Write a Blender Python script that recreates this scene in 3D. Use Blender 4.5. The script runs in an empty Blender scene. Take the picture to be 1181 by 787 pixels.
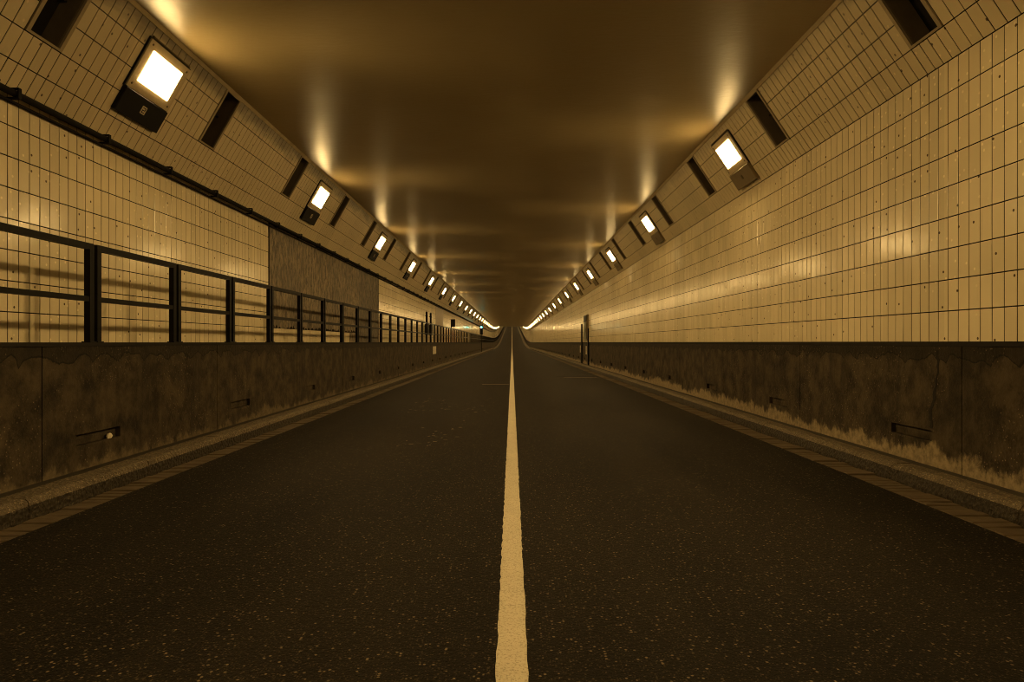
import bpy, math, random
import numpy as np
from mathutils import Matrix, Vector
random.seed(7)
rng = np.random.default_rng(7)
SC = bpy.context.scene
COL = SC.collection

# ------------------------------------------------------------------ camera, world, exposure
EYE = 1.35
cam_d = bpy.data.cameras.new('camera')
cam_d.sensor_width = 36.0
cam_d.lens = 24.0
cam_d.shift_y = 0.0013
cam_d.clip_start = 0.05
cam_d.clip_end = 1500
cam = bpy.data.objects.new('camera', cam_d)
COL.objects.link(cam)
cam.location = (0, 0, EYE)
cam.rotation_euler = (math.radians(90), 0, 0)
SC.camera = cam

world = bpy.data.worlds.new('tunnel_world')
SC.world = world
world.use_nodes = True
world.node_tree.nodes['Background'].inputs[0].default_value = (0.004, 0.0025, 0.001, 1)
world.node_tree.nodes['Background'].inputs[1].default_value = 1.0

SC.view_settings.view_transform = 'Standard'
SC.view_settings.look = 'None'
SC.view_settings.exposure = -0.08
SC.view_settings.gamma = 1.0
SC.view_settings.use_curve_mapping = False
SC.cycles.use_denoising = True
SC.cycles.use_light_tree = True
SC.cycles.filter_width = 1.0
SC.cycles.max_bounces = 8
SC.cycles.diffuse_bounces = 5
SC.cycles.glossy_bounces = 4
SC.cycles.caustics_reflective = False
SC.cycles.caustics_refractive = False

LAMP_POWER = 48.0        # glowing glass
BEAM_WATT = 86.0         # reflector beam of each lamp
LAMP_COL = (1.0, 0.655, 0.245)

# ------------------------------------------------------------------ tunnel layout (metres)
S_BACK, S_FLAT, S_END = -26.0, 135.0, 470.0
def rise(s):
    u = s - S_FLAT
    if u <= 0: return 0.0
    if u <= 98: return 0.000229 * u * u
    return 2.2 + 0.0449 * (u - 98)
rise_v = np.vectorize(rise, otypes=[float])

XR, XL = 4.22, -4.88            # tiled side walls
XPR, XPL = 4.15, -4.10          # parapet faces
ZC = 5.08                       # ceiling
CR_R, CR_L = 4.07, 3.76         # height of the bend between wall and slanted wall
ER, EL = 3.55, -4.13            # ceiling edges
ROW, COLW, GAP = 0.302, 0.151, 0.0105
VENT0, PITCH = 6.67, 3.535

# ------------------------------------------------------------------ material helpers
def new_mat(name):
    m = bpy.data.materials.new(name); m.use_nodes = True
    nt = m.node_tree
    return m, nt, nt.nodes['Principled BSDF']
def N(nt, typ, **kw):
    n = nt.nodes.new(typ)
    for k, v in kw.items():
        if k in ('operation', 'blend_type', 'data_type', 'feature', 'noise_dimensions', 'voronoi_dimensions', 'interpolation_type', 'clamp', 'distance'):
            setattr(n, k, v)
        else:
            n.inputs[k].default_value = v
    return n
def L(nt, a, b): nt.links.new(a, b)
def pos(nt, scale=(1, 1, 1)):
    g = nt.nodes.new('ShaderNodeNewGeometry')
    mp = nt.nodes.new('ShaderNodeMapping'); mp.inputs['Scale'].default_value = scale
    L(nt, g.outputs['Position'], mp.inputs['Vector'])
    return mp.outputs['Vector']
def axis(nt, which):
    g = nt.nodes.new('ShaderNodeNewGeometry'); s = nt.nodes.new('ShaderNodeSeparateXYZ')
    L(nt, g.outputs['Position'], s.inputs[0]); return s.outputs[which]
def noise(nt, vec, scale, detail=3.0, rough=0.55):
    n = N(nt, 'ShaderNodeTexNoise', Scale=scale, Detail=detail, Roughness=rough)
    L(nt, vec, n.inputs['Vector']); return n.outputs[0]
def voro(nt, vec, scale):
    n = N(nt, 'ShaderNodeTexVoronoi', Scale=scale); L(nt, vec, n.inputs['Vector']); return n
def remap(nt, val, a, b, c=0.0, d=1.0, smooth=True):
    n = nt.nodes.new('ShaderNodeMapRange'); n.clamp = True
    if smooth: n.interpolation_type = 'SMOOTHSTEP'
    n.inputs[1].default_value = a; n.inputs[2].default_value = b
    n.inputs[3].default_value = c; n.inputs[4].default_value = d
    L(nt, val, n.inputs[0]); return n.outputs[0]
def math_(nt, op, a, b=None):
    n = nt.nodes.new('ShaderNodeMath'); n.operation = op
    for i, v in enumerate((a, b)):
        if v is None: continue
        if isinstance(v, (int, float)): n.inputs[i].default_value = v
        else: L(nt, v, n.inputs[i])
    return n.outputs[0]
def mix(nt, fac, a, b):
    n = nt.nodes.new('ShaderNodeMix'); n.data_type = 'RGBA'
    for sock, v in ((n.inputs[0], fac), (n.inputs[6], a), (n.inputs[7], b)):
        if isinstance(v, (int, float)): sock.default_value = v
        elif isinstance(v, tuple): sock.default_value = (*v, 1)
        else: L(nt, v, sock)
    return n.outputs[2]
def bump(nt, bsdf, h, strength, dist):
    b = nt.nodes.new('ShaderNodeBump'); b.inputs['Strength'].default_value = strength
    b.inputs['Distance'].default_value = dist
    L(nt, h, b.inputs['Height']); L(nt, b.outputs[0], bsdf.inputs['Normal'])
def plain(name, col, rough=0.6, metal=0.0, var=0.25, scale=9.0, bmp=0.0, spec=0.12):
    m, nt, b = new_mat(name)
    p = pos(nt); n = noise(nt, p, scale)
    L(nt, mix(nt, n, tuple(c * (1 - var) for c in col), tuple(c * (1 + var) for c in col)), b.inputs['Base Color'])
    b.inputs['Roughness'].default_value = rough; b.inputs['Metallic'].default_value = metal
    b.inputs['Specular IOR Level'].default_value = spec
    if bmp: bump(nt, b, noise(nt, p, scale * 6, 4), bmp, 0.01)
    return m

def tile_mat(name, base, rough, dirt_top=None, dots=1.0, grid=None):
    m, nt, b = new_mat(name)
    p = pos(nt)
    n = noise(nt, p, 2.2, 3)
    c = mix(nt, n, tuple(x * 0.90 for x in base), tuple(x * 1.08 for x in base))
    if grid:
        gy = math_(nt, 'FLOOR', math_(nt, 'DIVIDE', math_(nt, 'SUBTRACT', axis(nt, 1), grid[0]), 0.151))
        gz = math_(nt, 'FLOOR', math_(nt, 'DIVIDE', math_(nt, 'SUBTRACT', axis(nt, 2), grid[1]), 0.302))
        cg = nt.nodes.new('ShaderNodeCombineXYZ'); L(nt, gy, cg.inputs[0]); L(nt, gz, cg.inputs[1])
        w2 = nt.nodes.new('ShaderNodeTexWhiteNoise'); w2.noise_dimensions = '2D'; L(nt, cg.outputs[0], w2.inputs['Vector'])
        c = mix(nt, remap(nt, w2.outputs[0], 0, 1, 0, 0.5, False), c, tuple(x * 0.72 for x in base))
    # vertical bands of older and newer glaze
    yb = math_(nt, 'FLOOR', math_(nt, 'MULTIPLY', axis(nt, 1), 0.9))
    wn = nt.nodes.new('ShaderNodeTexWhiteNoise'); wn.noise_dimensions = '1D'
    L(nt, yb, wn.inputs['W'])
    c = mix(nt, remap(nt, wn.outputs[0], 0.5, 1.0, 0.0, 0.32, False), c, tuple(x * 0.62 for x in base))
    # pale plugs and rusty drill holes
    cmb = nt.nodes.new('ShaderNodeCombineXYZ'); L(nt, axis(nt, 1), cmb.inputs[0]); L(nt, axis(nt, 2), cmb.inputs[1])
    def holes(scale, r, gate, shift):
        mp = nt.nodes.new('ShaderNodeMapping'); mp.inputs['Location'].default_value = shift
        L(nt, cmb.outputs[0], mp.inputs['Vector'])
        vv = N(nt, 'ShaderNodeTexVoronoi', Scale=scale); vv.voronoi_dimensions = '2D'; L(nt, mp.outputs[0], vv.inputs['Vector'])
        sp = nt.nodes.new('ShaderNodeSeparateColor'); L(nt, vv.outputs['Color'], sp.inputs[0])
        return math_(nt, 'MULTIPLY', remap(nt, vv.outputs['Distance'], r*scale*0.8, r*scale*1.15, 1, 0), math_(nt, 'GREATER_THAN', sp.outputs[0], gate))
    clus = remap(nt, noise(nt, p, 0.9, 2), 0.46, 0.56)
    c = mix(nt, math_(nt, 'MULTIPLY', math_(nt, 'MULTIPLY', holes(6.0, 0.013, 0.2, (3.1, 0.4, 0)), clus), 0.55 * dots), c, tuple(min(1, x * 1.45) for x in base))
    c = mix(nt, math_(nt, 'MULTIPLY', holes(4.0, 0.013, 0.60, (0, 0, 0)), 0.9 * dots), c, (0.05, 0.022, 0.010))
    # soot
    if dirt_top is not None:
        z = axis(nt, 2)
        zn = math_(nt, 'ADD', z, math_(nt, 'MULTIPLY', noise(nt, pos(nt, (1, 0.7, 3)), 2.6, 4), 0.34))
        f = remap(nt, zn, dirt_top[0], dirt_top[1], 0, dirt_top[2])
        c = mix(nt, f, c, (0.10, 0.085, 0.06))
    st = noise(nt, pos(nt, (3.0, 3.0, 0.35)), 3.0, 4)
    c = mix(nt, remap(nt, st, 0.62, 0.80, 0, 0.2), c, tuple(x * 0.45 for x in base))
    L(nt, c, b.inputs['Base Color'])
    rn = noise(nt, p, 7.0, 2)
    L(nt, remap(nt, rn, 0.3, 0.7, rough - 0.01, rough + 0.03), b.inputs['Roughness'])
    bump(nt, b, noise(nt, p, 9.0, 1), 0.05, 0.02)
    return m

TILE = (0.71, 0.605, 0.395)
M_TILE = tile_mat('glazed_wall_tile', TILE, 0.15, grid=(5.55, 4.07))
M_TILE_L = tile_mat('glazed_wall_tile_walkway', TILE, 0.15, grid=(13.7, 3.76))
M_CANT_R = tile_mat('slanted_tile_clean', (0.60, 0.50, 0.31), 0.30, (5.02, 5.35, 0.55))
M_CANT_L = tile_mat('slanted_tile_sooty', (0.58, 0.48, 0.30), 0.30, (4.95, 5.22, 0.85))
M_GROUT = plain('dark_grout', (0.016, 0.012, 0.008), 0.9, 0, 0.3, 12)
M_BLACK = plain('black_enamel', (0.007, 0.006, 0.005), 0.5, 0.0, 0.2, 20)
M_RAIL = plain('black_railing_paint', (0.006, 0.005, 0.004), 0.5, 0.0, 0.3, 25)
M_CABLE = plain('sooty_pipe', (0.010, 0.008, 0.006), 0.8, 0, 0.4, 14)
M_BOXBEIGE = plain('painted_metal_beige', (0.20, 0.155, 0.09), 0.45, 0.2, 0.15, 12)
M_FRAME = plain('lamp_frame_paint', (0.46, 0.37, 0.23), 0.4, 0.3, 0.15, 14)
M_VFRAME = plain('cement_surround', (0.30, 0.24, 0.15), 0.7, 0, 0.2, 15, 0.1)
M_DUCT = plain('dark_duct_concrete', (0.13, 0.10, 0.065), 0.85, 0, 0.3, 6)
M_DUCTBACK = plain('duct_depth_shade', (0.012, 0.010, 0.008), 0.9, 0, 0.2, 6)  # near-black colour stands in for the shade deep inside the duct
M_SCREW = plain('screw_steel', (0.12, 0.09, 0.05), 0.5, 0.6, 0.2, 30)
M_PLAQUE = plain('number_plate', (0.42, 0.36, 0.24), 0.5, 0.0, 0.1, 30)
M_PALE = plain('pale_plate', (0.50, 0.44, 0.32), 0.5, 0.0, 0.3, 12)
M_TRIM = plain('ceiling_edge_cement', (0.34, 0.27, 0.16), 0.75, 0, 0.35, 5, 0.15)
M_STRIP = plain('kerb_back_tar', (0.045, 0.038, 0.028), 0.75, 0, 0.35, 4, 0.15)
M_SEAM = plain('tar_seam', (0.018, 0.015, 0.012), 0.8, 0, 0.3, 9)
M_STEEL = plain('worn_steel', (0.22, 0.18, 0.12), 0.42, 0.7, 0.3, 12)

def m_emit(name, col, power):
    m = bpy.data.materials.new(name); m.use_nodes = True
    nt = m.node_tree; nt.nodes.clear()
    o = nt.nodes.new('ShaderNodeOutputMaterial'); e = nt.nodes.new('ShaderNodeEmission')
    e.inputs[0].default_value = (*col, 1); e.inputs[1].default_value = power
    L(nt, e.outputs[0], o.inputs[0]); return m
M_GLOW = m_emit('lamp_glass_lit', LAMP_COL, LAMP_POWER)
M_GREEN = m_emit('signal_lens_lit', (0.12, 1.0, 0.75), 9.0)

def mk_asphalt():
    m, nt, b = new_mat('asphalt')
    p = pos(nt)
    big = noise(nt, pos(nt, (1.1, 0.16, 1)), 1.3, 3)
    c = mix(nt, remap(nt, big, 0.3, 0.7), (0.008, 0.0064, 0.0042), (0.018, 0.0142, 0.009))
    fine = noise(nt, p, 150, 2, 0.7)
    c = mix(nt, remap(nt, fine, 0.42, 0.58, 0, 0.85), c, (0.006, 0.005, 0.004))
    for sc_, g0, colr in ((80, 0.50, (0.062, 0.048, 0.029)), (52, 0.84, (0.20, 0.155, 0.095))):
        v = voro(nt, p, sc_)
        sep = nt.nodes.new('ShaderNodeSeparateColor'); L(nt, v.outputs['Color'], sep.inputs[0])
        d = math_(nt, 'MULTIPLY', remap(nt, v.outputs['Distance'], 0.24, 0.42, 1, 0), remap(nt, sep.outputs[0], g0, g0+0.08, 0, 1))
        c = mix(nt, math_(nt, 'MULTIPLY', d, 0.9), c, colr)
    L(nt, c, b.inputs['Base Color'])
    b.inputs['Roughness'].default_value = 0.62
    b.inputs['Specular IOR Level'].default_value = 0.06
    h = math_(nt, 'ADD', noise(nt, p, 110, 3, 0.7), math_(nt, 'MULTIPLY', v.outputs['Distance'], -0.6))
    bump(nt, b, h, 0.7, 0.010)
    return m
M_ASPHALT = mk_asphalt()

def mk_ceiling():
    m, nt, b = new_mat('glossy_painted_ceiling')
    p = pos(nt)
    n = noise(nt, pos(nt, (0.5, 0.3, 1)), 1.2, 4)
    c = mix(nt, n, (0.27, 0.208, 0.105), (0.34, 0.264, 0.135))
    L(nt, c, b.inputs['Base Color'])
    b.inputs['Roughness'].default_value = 0.34
    b.inputs['Specular IOR Level'].default_value = 0.42
    h = math_(nt, 'ADD', math_(nt, 'MULTIPLY', noise(nt, pos(nt, (1.0, 2.2, 1)), 8.0, 2, 0.5), 0.36), math_(nt, 'MULTIPLY', noise(nt, p, 1.1, 1), 1.5))
    bump(nt, b, h, 0.25, 0.03)
    return m
M_CEIL = mk_ceiling()

def mk_concrete():
    m, nt, b = new_mat('stained_parapet_concrete')
    p = pos(nt); z = axis(nt, 2)
    c = mix(nt, remap(nt, noise(nt, p, 3.4, 6, 0.72), 0.32, 0.68), (0.016, 0.012, 0.0075), (0.066, 0.049, 0.028))
    # run-off stains
    st = noise(nt, pos(nt, (2.4, 2.4, 0.22)), 2.6, 4)
    c = mix(nt, remap(nt, st, 0.52, 0.72, 0, 0.7), c, (0.022, 0.017, 0.012))
    # scalloped tar line along the top
    sc = math_(nt, 'ABSOLUTE', math_(nt, 'SINE', math_(nt, 'ADD', math_(nt, 'MULTIPLY', axis(nt, 1), 6.4), math_(nt, 'MULTIPLY', noise(nt, p, 1.3, 2), 9.0))))
    zt = math_(nt, 'ADD', z, math_(nt, 'MULTIPLY', sc, -0.085))
    zt = math_(nt, 'ADD', zt, math_(nt, 'MULTIPLY', noise(nt, pos(nt, (1, 1, 0.4)), 7, 3), 0.10))
    c = mix(nt, remap(nt, zt, 1.195, 1.205, 0, 0.75), c, (0.017, 0.0135, 0.009))
    rim = math_(nt, 'MULTIPLY', remap(nt, zt, 1.185, 1.193), remap(nt, zt, 1.198, 1.21, 1, 0))
    c = mix(nt, math_(nt, 'MULTIPLY', rim, 0.85), c, (0.005, 0.004, 0.003))
    # lime bloom along the foot
    zl = math_(nt, 'ADD', z, math_(nt, 'MULTIPLY', noise(nt, p, 0.8, 2), 0.30))
    zl = math_(nt, 'SUBTRACT', zl, math_(nt, 'MULTIPLY', noise(nt, pos(nt, (1, 1, 0.6)), 3.2, 6, 0.68), 0.62))
    lime = remap(nt, math_(nt, 'ADD', zl, remap(nt, axis(nt, 0), -0.1, 0.1, 0.08, 0.0)), 0.06, 0.15, 0.85, 0)
    side = remap(nt, axis(nt, 0), -0.1, 0.1, 0.38, 1.0)
    c = mix(nt, math_(nt, 'MULTIPLY', lime, side), c, mix(nt, remap(nt, noise(nt, p, 14, 5, 0.7), 0.35, 0.65), (0.17, 0.13, 0.075), (0.30, 0.235, 0.14)))
    # exposed gravel
    v = voro(nt, p, 32)
    sep = nt.nodes.new('ShaderNodeSeparateColor'); L(nt, v.outputs['Color'], sep.inputs[0])
    patch = remap(nt, noise(nt, p, 1.6, 3), 0.45, 0.62)
    d = math_(nt, 'MULTIPLY', remap(nt, v.outputs['Distance'], 0.10, 0.30, 1, 0), remap(nt, sep.outputs[0], 0.74, 0.95))
    c = mix(nt, math_(nt, 'MULTIPLY', math_(nt, 'MULTIPLY', d, patch), 0.85), c, (0.24, 0.185, 0.115))
    L(nt, c, b.inputs['Base Color'])
    b.inputs['Roughness'].default_value = 0.7; b.inputs['Specular IOR Level'].default_value = 0.12
    h = math_(nt, 'ADD', noise(nt, p, 16, 6, 0.7), math_(nt, 'MULTIPLY', math_(nt, 'MULTIPLY', v.outputs['Distance'], patch), -0.4))
    bump(nt, b, h, 0.55, 0.02)
    return m
M_CONC = mk_concrete()
def mk_kerb(name, k):
    m, nt, b = new_mat(name)
    p = pos(nt)
    c = mix(nt, noise(nt, p, 5, 5, 0.65), tuple(x*k for x in (0.035, 0.027, 0.017)), tuple(x*k for x in (0.135, 0.104, 0.062)))
    sp = noise(nt, p, 70, 2)
    c = mix(nt, remap(nt, sp, 0.55, 0.68, 0, 0.7), c, tuple(x*k for x in (0.30, 0.235, 0.14)))
    L(nt, c, b.inputs['Base Color']); b.inputs['Roughness'].default_value = 0.62; b.inputs['Specular IOR Level'].default_value = 0.2
    h = math_(nt, 'ADD', noise(nt, pos(nt, (1, 1, 0.5)), 34, 4, 0.65), voro(nt, p, 26).outputs['Distance'])
    bump(nt, b, h, 0.8, 0.02)
    return m
M_KERB = mk_kerb('hammered_kerb_stone', 1.1)
M_KERBFACE = mk_kerb('dark_kerb_face', 0.28)  # front faces coloured darker than the kerb top
M_BRICK = plain('gutter_brick', (0.095, 0.070, 0.042), 0.6, 0, 0.4, 7, 0.35)
M_BED = plain('gutter_bed', (0.018, 0.014, 0.010), 0.9, 0, 0.3, 9)
def mk_line():
    m, nt, b = new_mat('road_paint')
    p = pos(nt)
    c = mix(nt, noise(nt, p, 3, 4), (0.42, 0.37, 0.26), (0.60, 0.53, 0.375))
    c = mix(nt, remap(nt, noise(nt, p, 90, 3, 0.7), 0.48, 0.66, 0, 0.75), c, (0.22, 0.18, 0.12))
    c = mix(nt, remap(nt, noise(nt, pos(nt, (1, 0.5, 1)), 6, 5, 0.7), 0.62, 0.74, 0, 0.6), c, (0.16, 0.13, 0.09))
    L(nt, c, b.inputs['Base Color']); b.inputs['Roughness'].default_value = 0.6
    bump(nt, b, noise(nt, p, 110, 3, 0.7), 0.6, 0.008)
    return m
M_LINE = mk_line()
def mk_mortar(name, k):
    m, nt, b = new_mat(name)
    p = pos(nt, (1, 1, 0.35))
    c = mix(nt, remap(nt, noise(nt, p, 14, 5, 0.75), 0.38, 0.64), tuple(x * k for x in (0.060, 0.044, 0.025)), tuple(x * k for x in (0.30, 0.23, 0.135)))
    c = mix(nt, remap(nt, noise(nt, pos(nt), 1.1, 3), 0.45, 0.65, 0, 0.45), c, tuple(x * k for x in (0.09, 0.07, 0.045)))
    L(nt, c, b.inputs['Base Color']); b.inputs['Roughness'].default_value = 0.6
    bump(nt, b, noise(nt, p, 22, 5, 0.7), 0.5, 0.03)
    return m
M_MORTAR = mk_mortar('bare_mortar', 0.85)
M_MORTAR_D = mk_mortar('dark_bare_mortar', 0.5)

# ------------------------------------------------------------------ object helpers
def link(name, me, parent=None, mat=None):
    o = bpy.data.objects.new(name, me); COL.objects.link(o)
    if mat is not None and me is not None and not me.materials: me.materials.append(mat)
    if parent is not None: o.parent = parent
    return o
def tag(o, label, cat=None, group=None, kind=None):
    o['label'] = label
    if cat: o['category'] = cat
    if group: o['group'] = group
    if kind: o['kind'] = kind
    return o
def empty(name, M=None):
    o = bpy.data.objects.new(name, None); o.empty_display_size = 0.2; COL.objects.link(o)
    if M is not None: o.matrix_world = M
    return o
class MB:
    def __init__(self): self.v = []; self.f = []
    def box(self, x0, x1, y0, y1, z0, z1):
        n = len(self.v)
        self.v += [(x0,y0,z0),(x1,y0,z0),(x1,y1,z0),(x0,y1,z0),(x0,y0,z1),(x1,y0,z1),(x1,y1,z1),(x0,y1,z1)]
        self.f += [tuple(n+i for i in q) for q in ((3,2,1,0),(4,5,6,7),(0,1,5,4),(1,2,6,5),(2,3,7,6),(3,0,4,7))]
        return self
    def cham(self, x0, x1, y0, y1, z0, z1, b):
        """box whose top edge (z1 side) is chamfered"""
        n = len(self.v)
        self.v += [(x0,y0,z0),(x1,y0,z0),(x1,y1,z0),(x0,y1,z0),(x0,y0,z1-b),(x1,y0,z1-b),(x1,y1,z1-b),(x0,y1,z1-b),
                   (x0+b,y0+b,z1),(x1-b,y0+b,z1),(x1-b,y1-b,z1),(x0+b,y1-b,z1)]
        self.f += [tuple(n+i for i in q) for q in ((3,2,1,0),(0,1,5,4),(1,2,6,5),(2,3,7,6),(3,0,4,7),(4,5,9,8),(5,6,10,9),(6,7,11,10),(7,4,8,11),(8,9,10,11))]
        return self
    def ring(self, x0, x1, y0, y1, a0, a1, b0, b1, z0, z1, zi=None):
        """flat frame: outer rectangle x,y, inner rectangle a,b, from z0 to z1"""
        zi = z0 if zi is None else zi
        n = len(self.v)
        O = [(x0,y0),(x1,y0),(x1,y1),(x0,y1)]; I = [(a0,b0),(a1,b0),(a1,b1),(a0,b1)]
        self.v += [(x,y,z0) for x,y in O] + [(x,y,z1) for x,y in O] + [(x,y,z1) for x,y in I] + [(x,y,zi) for x,y in I]
        for i in range(4):
            j = (i+1) % 4
            self.f += [(n+i,n+j,n+4+j,n+4+i),(n+4+i,n+4+j,n+8+j,n+8+i),(n+8+i,n+8+j,n+12+j,n+12+i),(n+12+i,n+12+j,n+j,n+i)]
        return self
    def cyl(self, c, r, h, ax=2, seg=16, r2=None):
        n = len(self.v); r2 = r if r2 is None else r2
        for k, rr in ((0, r), (h, r2)):
            for i in range(seg):
                a = 2*math.pi*i/seg; q = [rr*math.cos(a), rr*math.sin(a)]
                p = {2: (q[0], q[1], k), 1: (q[0], k, q[1]), 0: (k, q[0], q[1])}[ax]
                self.v.append((c[0]+p[0], c[1]+p[1], c[2]+p[2]))
        self.f += [(n+i, n+(i+1)%seg, n+seg+(i+1)%seg, n+seg+i) for i in range(seg)]
        self.f += [tuple(n+i for i in range(seg))[::-1], tuple(n+seg+i for i in range(seg))]
        return self
    def mesh(self, name, mat=None, smooth=False):
        me = bpy.data.meshes.new(name); me.from_pydata(self.v, [], self.f); me.update()
        import bmesh
        bm = bmesh.new(); bm.from_mesh(me); bmesh.ops.recalc_face_normals(bm, faces=bm.faces); bm.to_mesh(me); bm.free()
        if mat: me.materials.append(mat)
        if smooth: me.polygons.foreach_set('use_smooth', [True]*len(me.polygons))
        return me

def stations(s0, s1, step=3.535, far=6.0):
    out = [s0]; s = s0
    while s < s1 - 1e-6:
        s = min(s1, s + (step if s < S_FLAT else far)); out.append(s)
    return out
def sweep(name, prof, s0, s1, mat, closed=True, step=3.535, parent=None, smooth=False, far=6.0):
    """cross-section (X,Z) points run along the tunnel, following its gradient"""
    st = stations(s0, s1, step, far); k = len(prof); v = []; f = []
    for s in st:
        r = rise(s); v += [(x, s, z + r) for x, z in prof]
    m = k if closed else k - 1
    for i in range(len(st) - 1):
        for j in range(m):
            a = i*k+j; b = i*k+(j+1) % k
            f.append((a, b, b+k, a+k))
    if closed:
        f.append(tuple(range(k))[::-1]); f.append(tuple((len(st)-1)*k+j for j in range(k)))
    me = bpy.data.meshes.new(name); me.from_pydata(v, [], f); me.update()
    import bmesh
    bm = bmesh.new(); bm.from_mesh(me); bmesh.ops.recalc_face_normals(bm, faces=bm.faces); bm.to_mesh(me); bm.free()
    if smooth: me.polygons.foreach_set('use_smooth', [True]*len(me.polygons))
    return link(name, me, parent, mat)
def rect(x0, x1, z0, z1): return [(x0, z0), (x1, z0), (x1, z1), (x0, z1)]

ONES = ['', 'first','second','third','fourth','fifth','sixth','seventh','eighth','ninth','tenth','eleventh','twelfth','thirteenth','fourteenth','fifteenth','sixteenth','seventeenth','eighteenth','nineteenth']
TENS = {2:'twenty',3:'thirty',4:'forty',5:'fifty',6:'sixty',7:'seventy',8:'eighty',9:'ninety'}
TENTH = {2:'twentieth',3:'thirtieth',4:'fortieth',5:'fiftieth',6:'sixtieth',7:'seventieth',8:'eightieth',9:'ninetieth'}
def ordinal(n):
    if n < 20: return ONES[n]
    t, o = divmod(n, 10)
    if n >= 100: return 'hundred-and-' + ordinal(n-100) if n > 100 else 'hundredth'
    return TENTH[t] if o == 0 else TENS[t] + '-' + ONES[o]

# planes that carry tiles: origin (X,Z) at the top edge, t runs down, n points into the tunnel
class Plane:
    def __init__(self, ox, oz, dx, dz, side):
        l = math.hypot(dx, dz); self.o = (ox, oz); self.len = l; self.d = (dx/l, dz/l); self.a = side   # side +1 right, -1 left
        d = Vector((self.d[0], 0, self.d[1])); y = Vector((0, side, 0)); n = y.cross(d); self.n = (n.x, n.z)
        self.R = Matrix(((0, d.x, n.x), (side, 0, 0), (0, d.z, n.z)))
    def M(self, s, t, tilt=(0, 0), lift=0.0):
        p = Vector((self.o[0]+self.d[0]*t+self.n[0]*lift, s, self.o[1]+self.d[1]*t+self.n[1]*lift+rise(s)))
        R = self.R @ (Matrix.Rotation(tilt[0], 3, 'X') @ Matrix.Rotation(tilt[1], 3, 'Y'))
        return Matrix.Translation(p) @ R.to_4x4()
    def xz(self, t, lift=0.0):
        return (self.o[0]+self.d[0]*t+self.n[0]*lift, self.o[1]+self.d[1]*t+self.n[1]*lift)
P_WR = Plane(XR, CR_R, 0, -1, 1)
P_WL = Plane(XL, CR_L, 0, -1, -1)
P_CR = Plane(ER, ZC, XR-ER, CR_R-ZC, 1)
P_CL = Plane(EL, ZC, XL-EL, CR_L-ZC, -1)

TH, BV = 0.004, 0.0015
def tile_arrays(w, h):
    x, y = w/2, h/2; b = BV
    v = [(-x,-y,-TH),(x,-y,-TH),(x,y,-TH),(-x,y,-TH),(-x,-y,-b),(x,-y,-b),(x,y,-b),(-x,y,-b),(-x+b,-y+b,0),(x-b,-y+b,0),(x-b,y-b,0),(-x+b,y-b,0)]
    f = [(0,1,5,4),(1,2,6,5),(2,3,7,6),(3,0,4,7),(4,5,9,8),(5,6,10,9),(6,7,11,10),(7,4,8,11),(8,9,10,11)]
    return np.array(v), np.array(f)
_tile_mesh = {}
def tile_mesh(w, h, mat):
    k = (round(w, 4), round(h, 4), mat.name)
    if k not in _tile_mesh:
        v, f = tile_arrays(w, h)
        me = bpy.data.meshes.new('tile'); me.from_pydata(v.tolist(), [], f.tolist()); me.update(); me.materials.append(mat)
        _tile_mesh[k] = me
    return _tile_mesh[k]
def in_view(p, pad=12):
    if p.y < 0.5: return False
    u = 590.5 + 787.3*p.x/p.y; w = 395 - 787.3*(p.z-EYE)/p.y
    return -pad < u < 1181+pad and -pad < w < 787+pad
def lay_tiles(plane, cells, mat, parent, limit=300):
    """cells: (s, t, w, h). The 300 that show largest are parts; the rest is one mesh"""
    near, rest = [], []
    for c in cells:
        p = plane.M(c[0], c[1]).translation
        (near if in_view(p) else rest).append(c)
    near.sort(key=lambda c: c[0] - 0.0*c[1])
    rest += near[limit:]; near = near[:limit]
    for s, t, w, h in near:
        o = link('tile', tile_mesh(w-GAP, h-GAP, mat), parent)
        o.matrix_local = plane.M(s, t, (random.gauss(0, 0.0035), random.gauss(0, 0.0035)), random.uniform(-0.0004, 0.0006))
    V, F, off = [], [], 0
    groups = {}
    for c in rest: groups.setdefault((round(c[2], 4), round(c[3], 4)), []).append(c)
    for (w, h), cs in groups.items():
        v, f = tile_arrays(w-GAP, h-GAP)
        A = np.array([(c[0], c[1]) for c in cs]); n = len(A)
        tx = rng.normal(0, 0.0035, n); ty = rng.normal(0, 0.0035, n)
        loc = np.repeat(v[None], n, 0)
        loc[:, :, 2] += loc[:, :, 0]*tx[:, None] + loc[:, :, 1]*ty[:, None]
        R = np.array(plane.R)
        w_ = loc @ R.T
        w_[:, :, 0] += (plane.o[0] + plane.d[0]*A[:, 1])[:, None]
        w_[:, :, 1] += A[:, 0][:, None]
        w_[:, :, 2] += (plane.o[1] + plane.d[1]*A[:, 1] + rise_v(A[:, 0]))[:, None]
        V.append(w_.reshape(-1, 3)); F.append((f[None] + (np.arange(n)*12)[:, None, None] + off).reshape(-1, 4)); off += n*12
    V = np.concatenate(V); F = np.concatenate(F)
    me = bpy.data.meshes.new('tile_field'); me.from_pydata(V.tolist(), [], F.tolist()); me.update()
    o = link('tile_field', me, parent, mat); o['kind'] = 'stuff'
    return o

# ------------------------------------------------------------------ the setting
S_T0 = 1.0            # tiles start here
floor = sweep('floor', rect(-3.43, 3.43, -0.14, 0.0), S_BACK, S_END, M_ASPHALT, smooth=False)
tag(floor, 'dark asphalt roadway of the tunnel with two lanes', 'road', kind='structure')
ceiling = sweep('ceiling', rect(EL-0.02, ER+0.02, ZC, ZC+0.2), S_BACK, S_END, M_CEIL)
tag(ceiling, 'smooth glossy brown tunnel ceiling', 'ceiling', kind='structure')

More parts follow.
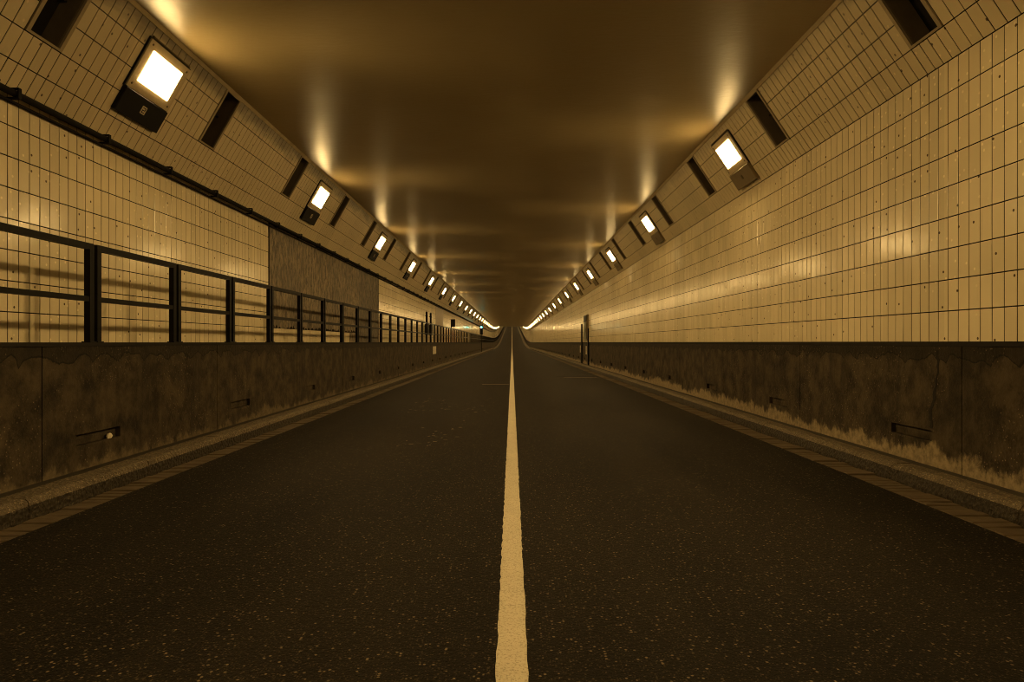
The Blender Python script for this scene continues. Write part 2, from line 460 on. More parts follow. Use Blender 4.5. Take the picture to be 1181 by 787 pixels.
def back_slab(plane, t0, t1, lift=-0.0042, thick=0.10):
    a = plane.xz(t0, lift); b = plane.xz(t1, lift); c = plane.xz(t1, lift-thick); d = plane.xz(t0, lift-thick)
    return [a, b, c, d]
wall_right = sweep('wall_right', back_slab(P_WR, -0.0, CR_R-1.20), S_BACK, S_END, M_GROUT)
tag(wall_right, 'cream glazed tile wall rising from the right parapet', 'wall', kind='structure')
wall_left = sweep('wall_left', back_slab(P_WL, -0.0, CR_L-0.55), S_BACK, S_END, M_GROUT)
tag(wall_left, 'cream glazed tile wall behind the railing on the left', 'wall', kind='structure')

# slanted walls with real holes for the air vents
V_W, V_T0, V_T1 = 0.21, 0.06, 0.88
N_VENT = 27
vents_s = [VENT0 + PITCH*k for k in range(-1, N_VENT)]
def cant_backing(plane, name):
    v, f = [], []
    def q(s0, s1, t0, t1):
        n = len(v)
        for s, t in ((s0, t0), (s1, t0), (s1, t1), (s0, t1)):
            x, z = plane.xz(t, -0.0042); v.append((x, s, z + rise(s)))
        f.append((n, n+1, n+2, n+3) if plane.a > 0 else (n+3, n+2, n+1, n))
    cur = S_BACK
    for c in vents_s:
        q(cur, c-V_W, 0, plane.len)
        q(c-V_W, c+V_W, 0, V_T0); q(c-V_W, c+V_W, V_T1, plane.len)
        cur = c+V_W
    st = stations(cur, S_END)
    for a, b in zip(st[:-1], st[1:]): q(a, b, 0, plane.len)
    me = bpy.data.meshes.new(name); me.from_pydata(v, [], f); me.update()
    return link(name, me, None, M_GROUT)
cant_right = cant_backing(P_CR, 'wall_upper_right')
tag(cant_right, 'slanted tiled wall between right wall and ceiling', 'wall', kind='structure')
cant_left = cant_backing(P_CL, 'wall_upper_left')
tag(cant_left, 'slanted sooty tiled wall between left wall and ceiling', 'wall', kind='structure')

# upright wall tiles
MOR0, MOR1, MOR2 = 13.7, 13.7+45*COLW, 13.7+74*COLW
def wall_cells(plane, rows, s_ref, skip=None, s1=S_FLAT):
    k0 = math.ceil((S_T0 - s_ref)/COLW); k1 = int((s1 - s_ref)/COLW)
    out = []
    for k in range(k0, k1):
        s = s_ref + (k+0.5)*COLW
        for r in range(rows):
            t = (r+0.5)*ROW
            if skip and skip(s, t): continue
            out.append((s, t, COLW, ROW))
    return out
lay_tiles(P_WR, wall_cells(P_WR, 9, 5.55), M_TILE, wall_right)
def skip_left(s, t):
    z = CR_L - t
    return (MOR0 < s < MOR1 and z > 1.62) or (MOR1 <= s < MOR2)
lay_tiles(P_WL, wall_cells(P_WL, 10, MOR0, skip_left), M_TILE_L, wall_left)
# slanted wall tiles: fields of twenty columns between vents, four narrow ones below each vent
def cant_cells(plane, rows):
    rowh = plane.len/rows; out = []
    fw = PITCH - 0.52; cw = fw/20
    k = -1
    while True:
        c = VENT0 + PITCH*k
        if c > S_FLAT: break
        vent = k < N_VENT
        for j in range(4):
            for r in range(rows):
                if vent and r*rowh < 0.88: continue
                out.append((c - 0.26 + (j+0.5)*0.13, (r+0.5)*rowh, 0.13, rowh))
        for j in range(20):
            for r in range(rows):
                out.append((c + 0.26 + (j+0.5)*cw, (r+0.5)*rowh, cw, rowh))
        k += 1
    return out
lay_tiles(P_CR, cant_cells(P_CR, 4), M_CANT_R, cant_right)
lay_tiles(P_CL, cant_cells(P_CL, 5), M_CANT_L, cant_left)
# tiling too far off to tell the tiles apart
for pl, t1, par, mat in ((P_WR, CR_R-1.30, wall_right, M_TILE), (P_WL, CR_L-0.70, wall_left, M_TILE_L), (P_CR, P_CR.len, cant_right, M_CANT_R), (P_CL, P_CL.len, cant_left, M_CANT_L)):
    sweep('far_tiling', back_slab(pl, 0.0, t1, 0.0, 0.004), S_FLAT+0.05, S_END, mat, parent=par)

# bare mortar where tiles have come off
def mortar(name, s0, s1, z0, z1, mat, amp, ragged):
    ns = int((s1-s0)/0.05); nz = int((z1-z0)/0.07); v = []; f = []
    for i in range(ns+1):
        rib = random.gauss(0, 1)
        for j in range(nz+1):
            z = z0 + (z1-z0)*j/nz
            if j == 0 and ragged: z += random.uniform(-0.02, 0.09)
            e = 0.0 if i in (0, ns) or j == nz else amp*(0.6*rib + 0.6*random.gauss(0, 1))
            v.append((XL + 0.003 + max(-0.005, min(0.025, e)), s0 + (s1-s0)*i/ns, z))
    for i in range(ns):
        for j in range(nz):
            a = i*(nz+1)+j; f.append((a, a+nz+1, a+nz+2, a+1))
    me = bpy.data.meshes.new(name); me.from_pydata(v, [], f[:]); me.update()
    o = link(name, me, wall_left, mat); return o
zrow = CR_L - 7*ROW
o = mortar('mortar_patch', MOR0, 21.8, zrow, CR_L-0.03, M_MORTAR, 0.006, True)
o['label'] = 'rough bare mortar patch where wall tiles have come off'
mortar('mortar_patch', MOR1, 21.8, 0.7, zrow, M_MORTAR, 0.006, False)
o = mortar('mortar_panel', 21.8, MOR2, 0.7, CR_L-0.03, M_MORTAR_D, 0.005, False)
o['label'] = 'darker rough mortar panel at the end of the bare patch'
sweep('edge_strip', rect(XL-0.01, XL+0.012, 0.7, CR_L), MOR0-0.03, MOR0+0.01, M_SEAM, parent=wall_left)
sweep('edge_strip', rect(XL-0.01, XL+0.014, 0.7, CR_L), MOR2-0.02, MOR2+0.03, M_SEAM, parent=wall_left)

# ceiling edge trims
def edge_trim(name, plane, label):
    a = plane.xz(0.0, -0.01); b = plane.xz(0.045, -0.01); c = plane.xz(0.045, 0.012); d = plane.xz(0.0, 0.02)
    o = sweep(name, [a, b, c, (d[0], ZC), (a[0], ZC)], S_BACK, S_END, M_TRIM)
    tag(o, label, 'trim', kind='structure')
edge_trim('trim_1', P_CR, 'narrow cement strip along the right ceiling edge')
edge_trim('trim_2', P_CL, 'narrow cement strip along the left ceiling edge')

# ------------------------------------------------------------------ kerbs and gutters
def kerb_prof(side):
    pts = [(3.74, -0.12), (3.74, 0.02), (3.765, 0.105), (3.79, 0.135), (3.83, 0.15), (3.96, 0.15), (3.96, -0.12)] if side > 0 else \
          [(3.68, -0.12), (3.68, 0.10), (3.69, 0.14), (3.72, 0.158), (3.90, 0.163), (3.90, -0.12)]
    return [(side*x, z) for x, z in pts]
def kerb_line(side, name, label, ref, ln=1.72):
    base = sweep(name, [(side*x, z) for x, z in rect(3.78, 3.94, -0.13, 0.10)], S_BACK, S_END, M_BED)
    tag(base, label, 'kerb', kind='structure')
    prof = kerb_prof(side); k = len(prof); meshes = []
    for var in range(5):
        n = 9; v = []; f = []
        for i in range(n+1):
            y = 0.006 + (ln-0.012)*i/n
            for j, (x, z) in enumerate(prof):
                jit = 0.006 if 0 < j < k-1 and side > 0 else (0.004 if 0 < j < k-1 else 0)
                v.append((x + random.uniform(-jit, jit), y, z + random.uniform(-jit, jit)*0.7))
        for i in range(n):
            for j in range(k):
                a = i*k+j; b = i*k+(j+1) % k; f.append((a, b, b+k, a+k))
        f.append(tuple(range(k))[::-1]); f.append(tuple(n*k+j for j in range(k)))
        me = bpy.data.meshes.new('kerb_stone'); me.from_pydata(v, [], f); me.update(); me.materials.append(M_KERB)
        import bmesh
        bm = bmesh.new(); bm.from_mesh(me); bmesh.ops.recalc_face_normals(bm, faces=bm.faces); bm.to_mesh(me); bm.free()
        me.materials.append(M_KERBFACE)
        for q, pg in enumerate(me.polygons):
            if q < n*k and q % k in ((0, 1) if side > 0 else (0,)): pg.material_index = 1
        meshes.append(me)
    s = ref - 3*ln; i = 0
    while s < S_FLAT:
        o = link('kerb_stone', meshes[(i*3+i//4) % 5], base); o.location = (0, s, 0); s += ln; i += 1
    far = sweep('far_kerb', prof, s, S_END, M_KERB, parent=base)
    sweep('near_kerb', prof, S_BACK, ref - 3*ln - 0.01, M_KERB, parent=base)
    return base
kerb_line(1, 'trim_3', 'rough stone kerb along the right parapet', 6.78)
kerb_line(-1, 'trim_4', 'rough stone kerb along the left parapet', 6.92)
def gutter(side, name, label, x0, x1):
    base = sweep(name, [(side*x, z) for x, z in rect(x0-0.01, x1+0.05, -0.16, -0.022)], S_BACK, S_END, M_BED)
    tag(base, label, 'gutter', kind='structure')
    pit = 0.112; lst = []
    meshes = []
    for i in range(4):
        b = MB().cham(x0 + random.uniform(0, .012), x1 - 0.004, 0.005, pit-0.005, -0.06, -0.004 + random.uniform(-0.008, 0.006), 0.006)
        xm = (x0+x1)/2
        b.v = [(side*(x-xm), y-pit/2, z) for x, y, z in b.v]
        meshes.append(b.mesh('brick', M_BRICK))
    s = 4.55; n = 0
    while n < 300:
        o = link('brick', meshes[random.randrange(4)], base); o.location = (side*(x0+x1)/2, s+pit/2, random.uniform(-0.003, 0.002))
        o.rotation_euler = (random.gauss(0, 0.02), random.gauss(0, 0.01), random.gauss(0, 0.006)); s += pit; n += 1
    far = MB()
    k = s
    while k < S_FLAT:
        far.cham(min(side*x0, side*x1), max(side*x0, side*x1), k+0.006, k+pit-0.006, -0.06, -0.006 + random.uniform(-0.006, 0.004), 0.006); k += pit
    k = 4.55 - pit
    while k > 0.5:
        far.cham(min(side*x0, side*x1), max(side*x0, side*x1), k+0.006, k+pit-0.006, -0.06, -0.006, 0.006); k -= pit
    o = link('brick_course', far.mesh('brick_course', M_BRICK), base); o['kind'] = 'stuff'
    sweep('far_course', [(side*x, z) for x, z in rect(x0, x1, -0.06, -0.006)], S_FLAT, S_END, M_BRICK, parent=base)
gutter(1, 'trim_5', 'gutter course of crosswise bricks by the right kerb', 3.44, 3.74)
gutter(-1, 'trim_6', 'gutter course of crosswise bricks by the left kerb', 3.42, 3.68)
o = sweep('trim_7', rect(3.96, XPR+0.03, -0.1, 0.125), S_BACK, S_END, M_STRIP); tag(o, 'dark strip between right kerb and parapet', 'verge', kind='structure')
o = sweep('trim_8', rect(XPL-0.03, -3.90, -0.1, 0.135), S_BACK, S_END, M_STRIP); tag(o, 'dark strip between left kerb and parapet', 'verge', kind='structure')

# ------------------------------------------------------------------ parapets
SL_W, SL_Z0, SL_Z1 = 0.72, 0.37, 0.475
def parapet(side, name, label, face, thick, joint0, slot_off):
    """panel with a recessed drainage slot"""
    x0 = abs(face)
    core = sweep(name, [(side*x, z) for x, z in rect(x0+0.05, x0+thick, -0.1, 1.31)], S_BACK, S_END, M_CONC)
    tag(core, label, 'parapet', kind='structure')
    def panel_mesh():
        v, f = [], []
        def quad(pts):
            n = len(v); v.extend(pts); f.append((n, n+1, n+2, n+3))
        g = 0.007
        ys = [g, slot_off, slot_off+SL_W, PITCH-g]; zs = [0.0, SL_Z0, SL_Z1, 0.9, 1.315]
        for i in range(3):
            for j in range(4):
                if i == 1 and j == 1: continue
                quad([(x0, ys[i], zs[j]), (x0, ys[i+1], zs[j]), (x0, ys[i+1], zs[j+1]), (x0, ys[i], zs[j+1])])
        d = x0 + 0.0495
        a, b = ys[1], ys[2]; c, e = SL_Z0, SL_Z1
        quad([(x0, a, c), (x0, b, c), (d, b, c), (d, a, c)]); quad([(x0, a, e), (x0, b, e), (d, b, e), (d, a, e)])
        quad([(x0, a, c), (x0, a, e), (d, a, e), (d, a, c)]); quad([(x0, b, c), (x0, b, e), (d, b, e), (d, b, c)])
        a, b = ys[0], ys[3]
        quad([(x0, a, 0), (x0, a, 1.315), (d, a, 1.315), (d, a, 0)]); quad([(x0, b, 0), (x0, b, 1.315), (d, b, 1.315), (d, b, 0)])
        v = [(side*x, y, z) for x, y, z in v]
        me = bpy.data.meshes.new('panel'); me.from_pydata(v, [], f); me.update()
        import bmesh
        bm = bmesh.new(); bm.from_mesh(me); bmesh.ops.remove_doubles(bm, verts=bm.verts, dist=1e-5); bmesh.ops.recalc_face_normals(bm, faces=bm.faces); bm.to_mesh(me); bm.free()
        me.materials.append(M_CONC); return me
    me = panel_mesh()
    s = joint0 - 2*PITCH
    while s < S_FLAT - PITCH:
        o = link('panel', me, core); o.location = (0, s, 0)
        s += PITCH
    sweep('far_panel', [(side*x, z) for x, z in rect(x0, x0+0.05, 0, 1.315)], s, S_END, M_CONC, parent=core)
    sweep('near_panel', [(side*x, z) for x, z in rect(x0, x0+0.05, 0, 1.315)], S_BACK, joint0-2*PITCH-0.01, M_CONC, parent=core)
    sweep('coping', [(side*x, z) for x, z in rect(x0-0.012, x0+thick+0.01, 1.312, 1.348)], S_BACK, S_END, M_SEAM, parent=core)
    return core
par_r = parapet(1, 'wall_lower_right', 'stained dark concrete parapet below the right tile wall', XPR, 0.20, 6.30, 0.45)
par_l = parapet(-1, 'wall_lower_left', 'stained dark concrete parapet carrying the railing on the left', XPL, 0.22, 9.49, 0.47)
# a crack running down from the top of the right parapet
cv, cf = [], []
zs = np.linspace(1.27, 0.50, 26); yy = 6.66
for i, z in enumerate(zs):
    yy += random.gauss(0, 0.012); w = 0.008 + 0.010*random.random()
    if z < 0.9: w += 0.008
    cv += [(XPR-0.003, yy-w, z), (XPR-0.003, yy+w, z), (XPR+0.003, yy+w, z), (XPR+0.003, yy-w, z)]
for i in range(len(zs)-1):
    a = i*4
    for j in range(4): cf.append((a+j, a+(j+1) % 4, a+4+(j+1) % 4, a+4+j))
me = bpy.data.meshes.new('crack'); me.from_pydata(cv, [], cf); me.update()
o = link('crack', me, par_r, M_SEAM); o['label'] = 'jagged dark crack in the concrete'
walk = sweep('floor_walkway', rect(XL-0.02, XPL-0.20, 0.50, 0.62), S_BACK, S_END, M_STRIP)
tag(walk, 'narrow raised walkway behind the left parapet', 'walkway', kind='structure')

# ------------------------------------------------------------------ road markings and seams
cv, cf = [], []
st = list(np.arange(0.5, 16, 0.06)) + list(np.arange(16, 40, 0.5)) + stations(40.0, S_END, 3.0, 6.0)
for i, s in enumerate(st):
    j = 0.004 if s < 16 else 0.0
    l = -0.066 + random.uniform(-j, j); r = 0.066 + random.uniform(-j, j); z = rise(s)
    cv += [(l, s, z+0.0005), (l, s, z+0.004), (r, s, z+0.004), (r, s, z+0.0005)]
for i in range(len(st)-1):
    a = i*4; cf += [(a, a+1, a+5, a+4), (a+1, a+2, a+6, a+5), (a+2, a+3, a+7, a+6)]
me = bpy.data.meshes.new('centre_line'); me.from_pydata(cv, [], cf[:]); me.update()
tag(link('centre_line', me, None, M_LINE), 'continuous cream painted line along the middle of the road', 'road marking')

def seam(name, label, cat, x0, x1, s, w, mat, h=0.004):
    o = link(name, MB().cham(x0, x1, s-w/2, s+w/2, 0.0005, h, 0.0012).mesh(name, mat)); o.location.z = rise(s)
    tag(o, label, cat); return o
seam('steel_joint', 'worn steel joint strip crossing the right lane by the kerb', 'joint strip', 2.0, 3.3, 26.4, 0.10, M_STEEL)
seam('tar_joint', 'dark tar seam beside the steel strip in the right lane', 'seam', 1.75, 3.4, 26.9, 0.35, M_SEAM)
seam('tar_joint', 'dark expansion seam across the far left lane', 'seam', -3.42, -0.08, 92.0, 1.4, M_SEAM, 0.003)
seam('tar_joint', 'dark expansion seam across the far right lane', 'seam', 0.08, 3.42, 92.0, 1.4, M_SEAM, 0.003)
seam('steel_joint', 'thin pale seam left of the centre line', 'joint strip', -0.96, -0.10, 21.9, 0.07, M_STEEL)
fl = MB()
for i in range(90):
    s = random.gauss(14.2, 0.9) if i < 60 else random.gauss(9.5, 1.0); x = random.uniform(-2.2, -0.4) if i < 60 else random.uniform(-1.5, -0.8)
    w, l = random.uniform(0.01, 0.06), random.uniform(0.01, 0.05)
    fl.box(x, x+w, s, s+l, 0.0003, 0.002)
o = link('paint_flecks', fl.mesh('paint_flecks', plain('scuff', (0.15, 0.118, 0.075))), floor); o['kind'] = 'stuff'

# ------------------------------------------------------------------ air vents
def vent_meshes():
    fr = MB().ring(-0.255, 0.255, 0.02, 0.904, -V_W, V_W, V_T0, V_T1, -0.012, 0.012, -0.03).mesh('frame', M_VFRAME)
    du = MB(); d = -0.22; a, b, c, e = -V_W, V_W, V_T0, V_T1
    du.v = [(a, c, -0.012), (b, c, -0.012), (b, e, -0.012), (a, e, -0.012), (a, c, d), (b, c, d), (b, e, d), (a, e, d)]
    du.f = [(0, 1, 5, 4), (1, 2, 6, 5), (2, 3, 7, 6), (3, 0, 4, 7)]
    duct = du.mesh('duct', M_DUCT)
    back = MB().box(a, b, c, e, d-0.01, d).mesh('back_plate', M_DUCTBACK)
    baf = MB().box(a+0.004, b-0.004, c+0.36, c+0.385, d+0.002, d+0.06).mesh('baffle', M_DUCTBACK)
    return fr, duct, back, baf
VF, VD, VB, VA = vent_meshes()
def vent(plane, s, k, sidename):
    t = empty('air_vent', plane.M(s, 0.0))
    link('frame', VF, t); link('duct', VD, t); link('back_plate', VB, t)
    if s < 45: link('baffle', VA, t)
    tag(t, f'dark slot air vent in the {sidename} slanted wall, {ordinal(k)} from the camera', 'vent', f'air vents in the {sidename} slanted wall')
for plane, nm in ((P_CR, 'right'), (P_CL, 'left')):
    for k, s in enumerate(vents_s):
        if k == 0:
            # just out of view above the camera; closes the hole in the wall
            t = empty('air_vent', plane.M(s, 0.0)); link('frame', VF, t); link('duct', VD, t); link('back_plate', VB, t)
            tag(t, f'dark slot air vent in the {nm} slanted wall just outside the picture', 'vent', f'air vents in the {nm} slanted wall'); continue
        vent(plane, s, k, nm)

# ------------------------------------------------------------------ lamps
F_SHADE_RIM = MB().ring(-0.49, 0.49, 0.175, 0.825, -0.35, 0.35, 0.285, 0.70, 0.0, 0.018).mesh('shade_rim', M_BLACK)  # black rim put in as the shadow gap around the lamp frame
F_FRAME = MB().ring(-0.472, 0.472, 0.19, 0.81, -0.345, 0.345, 0.293, 0.695, 0.016, 0.036, 0.004).mesh('frame', M_FRAME)
F_GLASS = MB().cham(-0.344, 0.344, 0.294, 0.694, 0.006, 0.044, 0.003).mesh('glass', M_GLOW)
F_BOX = {1: MB().cham(-0.472, 0.472, 0.818, 1.125, 0.0, 0.055, 0.008).mesh('control_box', M_BOXBEIGE),
         -1: MB().cham(-0.472, 0.472, 0.818, 1.125, 0.0, 0.055, 0.008).mesh('control_box', M_BLACK)}
F_HINGE = MB().cham(-0.44, 0.44, 0.15, 0.172, 0.0, 0.03, 0.005).mesh('hinge_bar', M_SCREW)
F_SCREW = MB().cyl((0, 0, 0.036), 0.014, 0.006, 2, 8).mesh('screw', M_SCREW)
F_PLAQ = {1: MB().cham(-0.035, 0.035, 0.925, 1.0, 0.055, 0.059, 0.001).mesh('plaque', M_SCREW),
          -1: MB().cham(-0.05, 0.05, 0.91, 1.01, 0.055, 0.059, 0.001).mesh('plaque', M_PLAQUE)}
g = MB()
for x0, x1, y0, y1 in ((-0.03, 0.03, 0.925, 0.935), (-0.03, -0.018, 0.935, 0.955), (-0.03, 0.03, 0.955, 0.965), (0.018, 0.03, 0.965, 0.985), (-0.03, 0.03, 0.985, 0.995)):
    g.box(x0, x1, y0, y1, 0.0585, 0.0605)
F_GLYPH = g.mesh('numeral', M_BLACK)
def lamp(plane, s, label, detail, group):
    t = empty('tunnel_lamp', plane.M(s, 0.0, (0, 0), 0.001))
    link('frame', F_FRAME, t); link('glass', F_GLASS, t)
    ld = bpy.data.lights.get('lamp_beam')
    if ld is None:
        ld = bpy.data.lights.new('lamp_beam', 'AREA'); ld.shape = 'RECTANGLE'; ld.size = 0.66; ld.size_y = 0.38
        ld.energy = BEAM_WATT; ld.color = LAMP_COL; ld.spread = math.radians(96)
    beam = bpy.data.objects.new('lamp_beam', ld); COL.objects.link(beam); beam.parent = t
    beam.location = (0, 0.494, 0.046); beam.rotation_euler = (math.pi, 0, 0)
    bx = link('control_box', F_BOX[plane.a], t)
    if detail > 0:
        link('shade_rim', F_SHADE_RIM, t)
    if detail > 1:
        link('hinge_bar', F_HINGE, t)
        for x in (-0.41, 0.41):
            for y in (0.24, 0.755):
                o = link('screw', F_SCREW, t); o.location = (x, y, 0)
        p = link('plaque', F_PLAQ[plane.a], bx)
        if plane.a < 0: link('numeral', F_GLYPH, p)
    tag(t, label, 'lamp', group)
LP_R, LP_L = VENT0 + 1.5*PITCH, VENT0 + 0.5*PITCH
for plane, ref, nm, word in ((P_CR, LP_R, 'right', 'beige'), (P_CL, LP_L, 'left', 'black')):
    k = -2; vis = 0
    while True:
        s = ref + 2*PITCH*k
        if s > S_END - 5: break
        if k < 0:
            lab = f'lit square lamp on the {nm} slanted wall, {ordinal(-k)} one behind the picture edge'
        else:
            vis += 1
            lab = f'lit square lamp above {word} box on {nm} slanted wall, {ordinal(vis)} from the camera'
        lamp(plane, s, lab, 2 if 0 <= k < 5 else (1 if 0 <= k < 14 else 0), f'lamps along the {nm} slanted wall')
        k += 1

# ------------------------------------------------------------------ railing on the left parapet
RX, RP, R0 = -4.16, 1.655, 5.18
RH, RM, RL = 0.975, 0.455, 1.535
POST = MB().cham(-0.03, 0.03, -0.033, 0.033, 0.0, RH-0.0, 0.004).mesh('post', M_RAIL)
TOPR = MB().cham(-0.03, 0.03, 0.034, RL-0.034, RH-0.06, RH, 0.004).mesh('top_rail', M_RAIL)
MIDR = MB().cham(-0.025, 0.025, 0.034, RL-0.034, RM-0.05, RM, 0.004).mesh('middle_rail', M_RAIL)
FOOT = MB().cham(-0.045, 0.045, -0.05, 0.05, 0.0, 0.012, 0.003).mesh('foot_plate', M_RAIL)
FAR = MB().box(-0.03, 0.03, -0.033, 0.033, 0, RH).box(-0.03, 0.03, RL-0.033, RL+0.033, 0, RH).box(-0.03, 0.03, 0.034, RL-0.034, RH-0.06, RH).box(-0.025, 0.025, 0.034, RL-0.034, RM-0.05, RM).mesh('railing_panel', M_RAIL)
k = -1; n = 0
while True:
    s = R0 + k*RP
    if s > 330: break
    z = 1.348 + rise(s + RL/2)
    if k < 0: lab = 'black steel railing panel just outside the left edge of the picture'
    elif k == 0: lab = 'black steel railing panel cut off by the left edge of the picture'
    else: lab = f'black steel two-rail railing panel, {ordinal(k+1)} from the left picture edge'
    if s < 70:
        t = empty('railing_panel', Matrix.Translation((RX, s, z)))
        for y in (0.0, RL):
            o = link('post', POST, t); o.location.y = y
            o2 = link('foot_plate', FOOT, o)
        link('top_rail', TOPR, t); link('middle_rail', MIDR, t)
    else:
        t = link('railing_panel', FAR); t.location = (RX, s, z)
        t.rotation_euler.x = math.atan2(rise(s+RL)-rise(s), RL)
    tag(t, lab, 'railing', 'railing panels along the left parapet')
    k += 1

# ------------------------------------------------------------------ pipe along the left bend
pr = [(XL + 0.075 + 0.033*math.cos(a), CR_L - 0.005 + 0.033*math.sin(a)) for a in np.linspace(0, 2*math.pi, 10, endpoint=False)]
pipe_root = empty('wall_pipe', Matrix.Translation((XL, 2.0, CR_L)))
o = sweep('pipe', pr, 2.0, S_END, M_CABLE, smooth=True); o.parent = pipe_root; o.matrix_parent_inverse = pipe_root.matrix_world.inverted()
pr2 = [(XL + 0.028 + 0.016*math.cos(a), CR_L - 0.075 + 0.016*math.sin(a)) for a in np.linspace(0, 2*math.pi, 8, endpoint=False)]
o = sweep('cable', pr2, 2.0, S_END, M_CABLE, smooth=True); o.parent = pipe_root; o.matrix_parent_inverse = pipe_root.matrix_world.inverted()
CL_ = MB().box(0.005, 0.13, -0.022, 0.022, -0.06, -0.045).box(0.115, 0.13, -0.022, 0.022, -0.045, 0.04).box(0.05, 0.13, -0.022, 0.022, 0.032, 0.045).mesh('bracket', M_CABLE)
for k in range(85):
    o = link('bracket', CL_, pipe_root); o.location = (0, 8.07-2.0-3*1.475 + k*1.475, 0)
tag(pipe_root, 'sooty black pipe on brackets along the bend of the left wall', 'pipe')

# ------------------------------------------------------------------ small fittings further in
def placed(name, mb, mat, parent, loc=None):
    o = link(name, mb.mesh(name, mat), parent)
    if loc: o.location = loc
    return o
# service niche on the right wall with its two posts
t = empty('service_cabinet', Matrix.Translation((XR-0.006, 38.35, 1.35)))
placed('body', MB().cham(-0.10, 0.0, -0.75, 0.75, 0.12, 1.55, 0.01), plain('cabinet_body', (0.20, 0.16, 0.09), 0.45, 0, 0.5, 8), t)
d = placed('door', MB().box(-0.13, -0.10, -0.68, 0.68, 0.20, 1.10), plain('cabinet_green', (0.10, 0.10, 0.055), 0.4, 0, 0.6, 9), t)
placed('handle', MB().box(-0.16, -0.131, -0.56, -0.50, 0.55, 0.75), M_STEEL, d)
placed('upper_panel', MB().box(-0.125, -0.10, -0.68, 0.68, 1.14, 1.50), M_BLACK, t)
tag(t, 'dark service cabinet on the right tile wall between two posts', 'cabinet')
for s, h, lab in ((40.0, 2.30, 'tall black post beyond the service cabinet at the right parapet'), (36.6, 1.98, 'short black post before the service cabinet at the right parapet')):
    t = empty('marker_post', Matrix.Translation((XPR-0.065, s, 0.125)))
    placed('shaft', MB().cham(-0.035, 0.035, -0.10, 0.10, 0.012, h, 0.01), M_BLACK, t)
    placed('foot_plate', MB().cham(-0.05, 0.045, -0.16, 0.16, 0.0, 0.012, 0.003), M_BLACK, t)
    tag(t, lab, 'post', 'posts beside the service cabinet')
for s, z, h, w, lab in ((41.3, 0.74, 0.42, 0.50, 'pale notice plate on the right parapet below the tall post'), (38.0, 0.68, 0.46, 0.5, 'pale rusty plate on the right parapet below the service cabinet')):
    t = empty('notice_plate', Matrix.Translation((XPR, s, z)))
    placed('board', MB().cham(-0.02, 0.0, -w/2, w/2, 0, h, 0.004), M_PALE, t)
    for y in (-w/2+0.04, w/2-0.04): placed('bolt', MB().cyl((-0.03, y, h/2), 0.015, 0.01, 0, 8), M_SCREW, t)
    tag(t, lab, 'plate')
t = empty('notice_plate', Matrix.Translation((XPL+0.0125, 35.9, 0.74)))
placed('board', MB().cham(0.0, 0.02, -0.75, 0.75, 0, 0.40, 0.004), M_PALE, t)
for y in (-0.68, 0.68): placed('bolt', MB().cyl((0.02, y, 0.2), 0.015, 0.01, 0, 8), M_SCREW, t)
tag(t, 'pale notice plate on the left parapet below the railing', 'plate')
# two down pipes on the left wall
for s, lab in ((38.2, 'dark down pipe on the left wall, the nearer of two'), (40.1, 'dark down pipe on the left wall, the further of two')):
    t = empty('down_pipe', Matrix.Translation((XL+0.032, s, 0.62)))
    placed('pipe', MB().cyl((0.07, 0, 0), 0.055, 2.45, 2, 12), M_CABLE, t)
    placed('shoe', MB().box(0.02, 0.16, -0.30, 0.30, 1.15, 1.75), M_CABLE, t)
    for z in (0.4, 2.2): placed('clamp', MB().box(0.0, 0.135, -0.08, 0.08, z, z+0.05), M_BLACK, t)
    tag(t, lab, 'pipe', 'down pipes on the left wall')
o = sweep('soiled_panel', rect(XL+0.001, XL+0.006, 0.7, CR_L-0.03), 43.6, 48.6, plain('soiled_glaze', (0.20, 0.15, 0.085), 0.35, 0, 0.3, 4), parent=wall_left)
o['label'] = 'soiled brown wall panel'
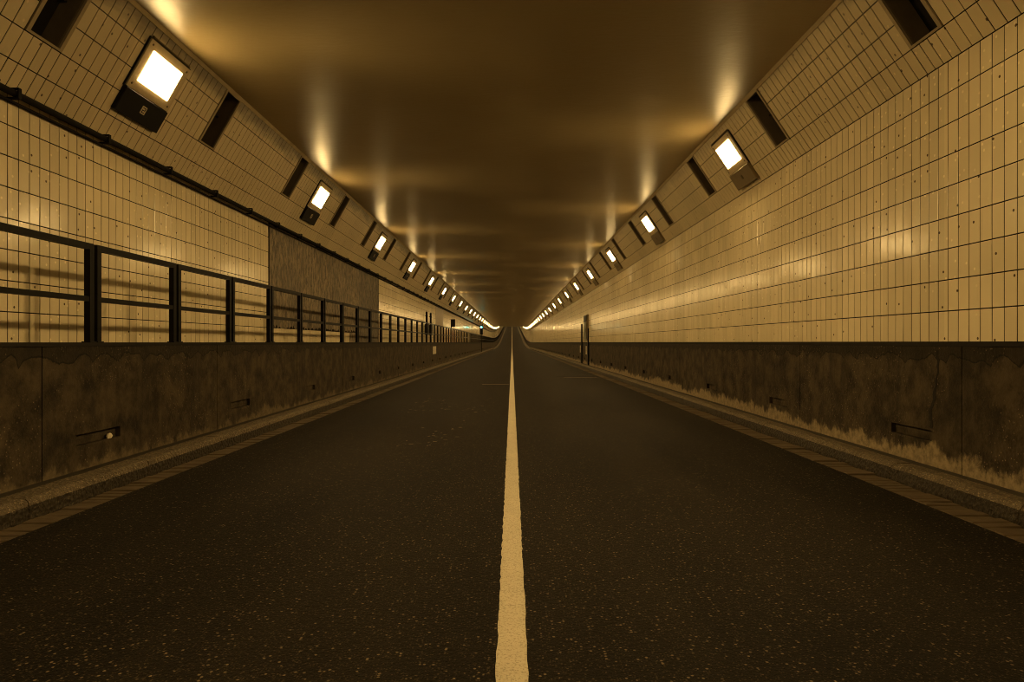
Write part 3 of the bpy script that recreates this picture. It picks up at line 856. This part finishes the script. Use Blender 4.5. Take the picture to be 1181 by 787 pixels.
# sign box on its own post
t = empty('sign_box', Matrix.Translation((XPL-0.04, 48.0, 1.348)))
placed('post', MB().cyl((-0.13, 0, 0.0), 0.03, 1.12, 2, 10), M_BLACK, t)
placed('case', MB().cham(-0.16, 0.14, -0.05, 0.05, 1.10, 1.60, 0.008), M_BLACK, t)
placed('hood', MB().box(-0.17, 0.15, -0.16, 0.06, 1.60, 1.62), M_BLACK, t)
placed('face', MB().box(-0.14, 0.12, -0.056, -0.050, 1.13, 1.57), plain('dark_face', (0.03, 0.026, 0.02), 0.3), t)
tag(t, 'black sign box on a post above the left railing', 'sign')
# traffic signal
t = empty('traffic_signal', Matrix.Translation((-3.86, 86.0, 0.163)))
placed('post', MB().cyl((0, 0.1, 0), 0.05, 2.4, 2, 12), M_BLACK, t)
placed('backboard', MB().cham(-0.19, 0.19, 0.05, 0.09, 2.15, 3.35, 0.01), M_BLACK, t)
hd = placed('head', MB().cham(-0.16, 0.16, -0.12, 0.05, 2.20, 3.30, 0.02), M_BLACK, t)
for i, z in enumerate((3.08, 2.74, 2.40)):
    l = placed('lens', MB().cyl((0, -0.14, z), 0.125, 0.03, 1, 20), M_GREEN if i == 0 else plain('dark_lens', (0.02, 0.02, 0.02), 0.2), t)
    if i == 0: l['label'] = 'lit blue-green lens'
    h = MB()
    for a in range(9):
        a0 = math.pi*a/9; a1 = math.pi*(a+1)/9; n = len(h.v)
        for r in (0.135, 0.15):
            for aa in (a0, a1):
                for y in (-0.12, -0.30): h.v.append((r*math.cos(aa), y, z + r*math.sin(aa)))
        h.f += [(n, n+1, n+3, n+2), (n+4, n+6, n+7, n+5), (n+1, n+5, n+7, n+3), (n, n+2, n+6, n+4)]
    placed('visor', h, M_BLACK, t)
tag(t, 'black traffic signal with one lit blue-green lens beside the far left parapet', 'signal')
# loose stone in the nearest left drain slot
bm = MB(); seg = 7
for r, z in ((0.035, 0.0), (0.045, 0.02), (0.03, 0.042), (0.012, 0.05)):
    for i in range(seg):
        a = 2*math.pi*i/seg; q = r*random.uniform(0.8, 1.2)
        bm.v.append((q*math.cos(a)*0.45, q*math.sin(a)*1.4, z + random.uniform(-0.003, 0.003)*(z > 0)))
for k in range(3):
    for i in range(seg): bm.f.append((k*seg+i, k*seg+(i+1) % seg, (k+1)*seg+(i+1) % seg, (k+1)*seg+i))
bm.f += [tuple(range(seg))[::-1], tuple(3*seg+i for i in range(seg))]
o = link('stone', bm.mesh('stone', M_PALE)); o.location = (XPL-0.018, 6.98, SL_Z0)
tag(o, 'pale loose stone lying in the nearest slot of the left parapet', 'stone')
